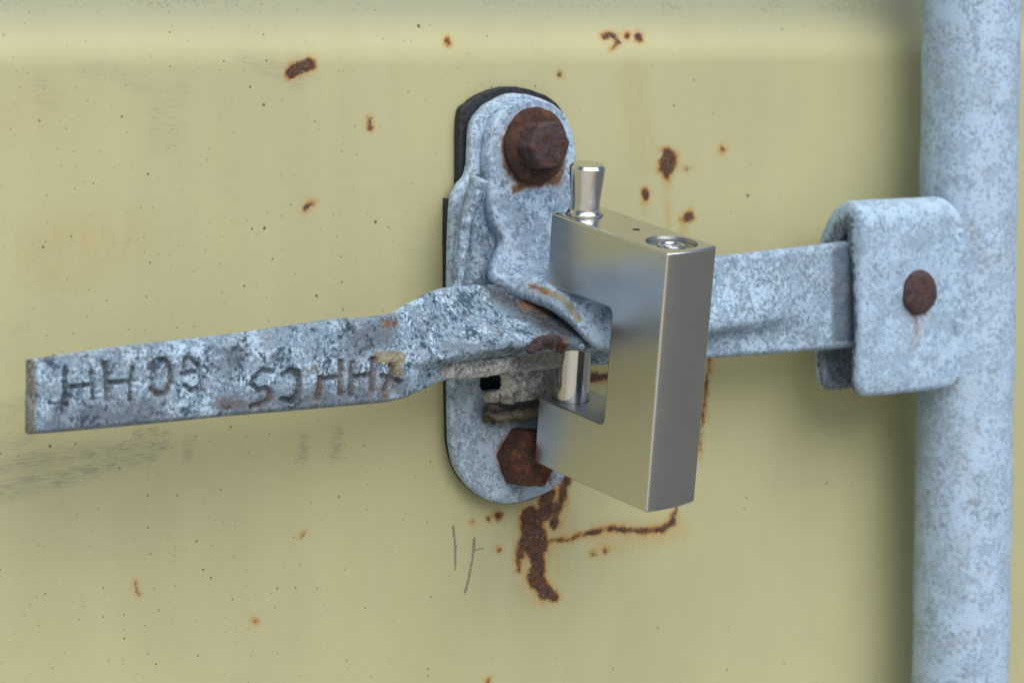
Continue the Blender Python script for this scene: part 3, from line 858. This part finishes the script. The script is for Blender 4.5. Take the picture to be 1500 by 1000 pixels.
def h_attr(px):
    D = strokes(px, GLY)
    warp = fbm(np.column_stack([px, px[:, 0]*0]), 0.22, 3, 3.0)*0.9
    e = np.clip(0.95-(D-0.9+warp*0.9)/2.4, 0, 1)
    top = strokes(px, [[(56, 526, 0), (196, 506, 0), (350, 489, 0), (577, 459, 0)]])
    bot = strokes(px, [[(57, 638, 0), (196, 626, 0), (350, 611, 0), (500, 598, 0), (580, 590, 0)]])
    dirt_shade = np.maximum.reduce([np.clip(1-strokes(px, [[(90, 618, 12), (160, 612, 16), (210, 600, 12)], [(330, 596, 6), (560, 578, 6)], [(340, 520, 8), (330, 545, 6)], [(560, 488, 12), (530, 500, 14)], [(588, 570, 9)]])/22, 0, 1)*0.75,
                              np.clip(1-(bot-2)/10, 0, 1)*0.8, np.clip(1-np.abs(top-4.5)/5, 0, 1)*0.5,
                              np.clip(1-strokes(px, [[(738, 424, 12), (800, 446, 24), (838, 474, 16)]])/24, 0, 1)*1.25,  # mostly painted shade where the hasp tongue overhangs the lip
                              np.clip(1-strokes(px, [[(650, 508, 3), (740, 510, 5), (790, 505, 3)]])/10, 0, 1)*0.55,
                              np.clip(1-strokes(px, [[(1232, 370, 12), (1235, 510, 12)]])/8, 0, 1)*0.3])  # darker upright band beside the bracket
    brown = np.clip(1-strokes(px, [[(655, 540, 8), (745, 532, 9), (850, 526, 8)]])/8, 0, 1)*np.clip((px[:, 1]-(531-0.13*(px[:, 0]-660)))/6, 0, 1)
    pale = 0.03*np.clip((px[:, 0]-960)/80, 0, 1)-0.035*np.clip(1-strokes(px, [[(640, 470, 25), (720, 480, 30), (790, 490, 15)]])/25, 0, 1)-0.16*np.clip(1-strokes(px, [[(1236, 375, 12), (1236, 505, 12)]])/7, 0, 1)*(px[:, 1] < 500)
    return {'calm': 0.6*np.clip((px[:, 0]-940)/80, 0, 1), 'pale': pale, 'brown': np.maximum(brown*0.9, 0.8*np.clip((57-px[:, 0])/4, 0, 1)), 'engrave': e, 'orange': np.clip(0.9-strokes(px, ORG)/5, 0, 1), 'dirt_shade': dirt_shade,
            'paint': np.maximum(np.clip(1.1-strokes(px, [[(556, 523, 5), (584, 525, 7)], [(578, 530, 4), (584, 545, 3)]])/6, 0, 1), np.clip(1-strokes(px, [[(600, 560, 1), (650, 540, 1)]])/6, 0, 1)*0.3),
            'rust': maxi(rust_attr(px, [[(566, 474, 3), (578, 472, 2)]])*0.95, rust_attr(px, [[(770, 445, 9), (805, 452, 8)]])*0.72, rust_attr(px, [[(788, 507, 4), (804, 500, 7), (822, 503, 7), (826, 512, 3)]]))}
def h_disp(px, a):
    return -1.15*a['engrave']
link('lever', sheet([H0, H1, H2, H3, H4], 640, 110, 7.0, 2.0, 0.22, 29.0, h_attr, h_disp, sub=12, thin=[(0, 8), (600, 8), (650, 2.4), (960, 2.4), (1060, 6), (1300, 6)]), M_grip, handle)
# grimy rib under the folded lip and the torn weld scab on its edge
link('lower_rib', tube([at(640, 545, 33), at(668, 541, 32.5), at(705, 538, 32), at(752, 533, 32)], [2.6, 3.0, 3.0, 2.6], 24, 0.6, 41.0, flat=0.7), M_brown, handle)
link('weld_scab', tube([at(774, 513, 43), at(786, 506, 43.6), at(802, 501, 43.6), at(816, 501, 42.8), at(824, 512, 41)], [1.3, 1.8, 2.1, 2.2, 1.4], 48, 1.0, 43.0, flat=0.55, sub=20), M_scab, handle, label='purple brown rusted scab of weld')

# ------------------------------------------------------------------ padlock
LU, LW, LV = 53.9, 20.9, 84.0
AX = np.array([[0.997, 0.043, 0.067], [0.054, -0.982, -0.18], [-0.058, -0.183, 0.981]])
ux = Vector(AX[0]).normalized()
uz = Vector(AX[2]); uz = (uz-ux*uz.dot(ux)).normalized()
uy = uz.cross(ux)                                               # into the door; outward o = -uy
LM = Matrix((ux, uy, uz)).transposed()
LO = np.array([-4.37, -18.46, -53.92])
lock = thing('padlock', 'brushed steel block padlock with a straight pin, hung on the hasp tongue', 'padlock', LO, LM)

def lock_body():
    # C-shaped outline (o, v), inner corners of the notch rounded
    nd, v0, v1, rc = 31.0, 22.4, 60.4, 2.0
    fe = -0.8                                                    # the end next to the door
    out = [(fe, 0), (LU, 0), (LU, LV), (fe, LV), (fe, v1)]
    for k in range(7):
        a = math.pi/2*k/6
        out.append((nd-rc+rc*math.sin(a), v1-rc+rc*math.cos(a)))
    for k in range(7):
        a = math.pi/2*k/6
        out.append((nd-rc+rc*math.cos(a), v0+rc-rc*math.sin(a)))
    out.append((fe, v0))
    n, ns = len(out), 13
    V = []
    for j in range(ns):
        s = j/(ns-1)
        for o, v in out:
            bulge = 1.3*(1-(2*s-1)**2) if o == LU else 0.0
            V.append((LW*s, -(o+bulge), v))
    Fc = [tuple(range(n)), tuple(range((ns-1)*n, ns*n))[::-1]]
    Fc += grid_faces(ns, n, wrap=True)
    me = fix_normals(mesh(V, Fc))
    me = bevel_mesh(me, 0.75, 4, 28)
    ob = bpy.data.objects.new('tmp', me)
    COL.objects.link(ob)
    cutters = []
    def cyl(s, o, va, vb, rr, seg=64):
        m = lathe([(0, 0), (rr, 0), (rr, vb-va), (0, vb-va)], np.array([s, -o, va]), (0, 0, 1), seg)
        c = bpy.data.objects.new('cut', m)
        COL.objects.link(c)
        cutters.append(c)
        md = ob.modifiers.new('c', 'BOOLEAN')
        md.object, md.operation, md.solver = c, 'DIFFERENCE', 'EXACT'
    cyl(10.4, 44.6, LV-1.7, LV+5, 8.2)                            # recess of the key cylinder
    cyl(11.0, 27.6, LV-3, LV+5, 1.25, 24)                         # small pin hole
    cyl(8.6, 5.4, LV-1.2, LV+5, 6.05)                            # counterbore round the pin
    cyl(8.6, 5.4, v0-6, v0+8, 6.05)                             # socket of the pin in the lower arm
    me2 = bpy.data.meshes.new_from_object(ob.evaluated_get(bpy.context.evaluated_depsgraph_get()))
    bpy.data.objects.remove(ob)
    for c in cutters:
        bpy.data.objects.remove(c)
    o = link('body', me2, M_steel, lock, smooth=True, local=True)
    sharp_smooth(o, 24)
    o.data.materials.append(M_milled)                             # the sawn notch is duller than the brushed outside
    for p in o.data.polygons:
        q = p.center/MM
        if -q.y < nd+0.5 and (abs(q.z-v0) < 0.05 or abs(q.z-v1) < 0.05 or (v0 < q.z < v1 and -q.y > nd-3 and abs(p.normal.x) < 0.5)):
            p.material_index = 1
    wn_ = o.modifiers.new('weighted', 'WEIGHTED_NORMAL')
    wn_.keep_sharp = True
    wn_.weight = 100
    return o
lock_body()
PS, PO = 8.6, 5.4
pin = link('shackle_pin', lathe([(0, 19), (5.8, 19), (5.8, 80), (5.8, LV-0.6)], np.array([PS, -PO, 0]), (0, 0, 1), 96), M_polish, lock, local=True)
sharp_smooth(pin, 30)
kn = [(0, LV-1.3), (5.75, LV-1.3), (5.8, LV+0.2), (5.7, LV+0.8), (5.3, LV+1.2), (4.85, LV+1.9), (4.75, LV+2.6), (4.8, LV+5), (5.75, LV+15.2), (5.7, LV+15.5), (4.95, LV+16.4), (4.7, LV+16.5), (4.4, LV+16.45), (0, LV+16.4)]
k = link('pull_knob', lathe(kn, np.array([PS, -PO, 0]), (0, 0, 1), 96), M_turned, pin, local=True)
sharp_smooth(k, 25)
cp = [(7.9, LV-1.72), (7.9, LV-1.4), (4.75, LV-1.4), (4.6, LV-1.3), (4.45, LV-0.75), (4.0, LV-0.45), (3.4, LV-0.55), (3.0, LV-0.9), (2.8, LV-1.6), (2.6, LV-4.5), (0, LV-4.5)]
cy = link('key_cylinder', lathe(cp, np.array([10.4, -44.6, 0]), (0, 0, 1), 96), M_cyl, lock, local=True)
sharp_smooth(cy, 35)
link('keyhole', lathe([(0, LV-4.2), (1.9, LV-4.2), (1.9, LV-4.9), (0, LV-4.9)], np.array([10.4, -44.6, 0]), (0, 0, 1), 24), M_hole, cy, local=True)
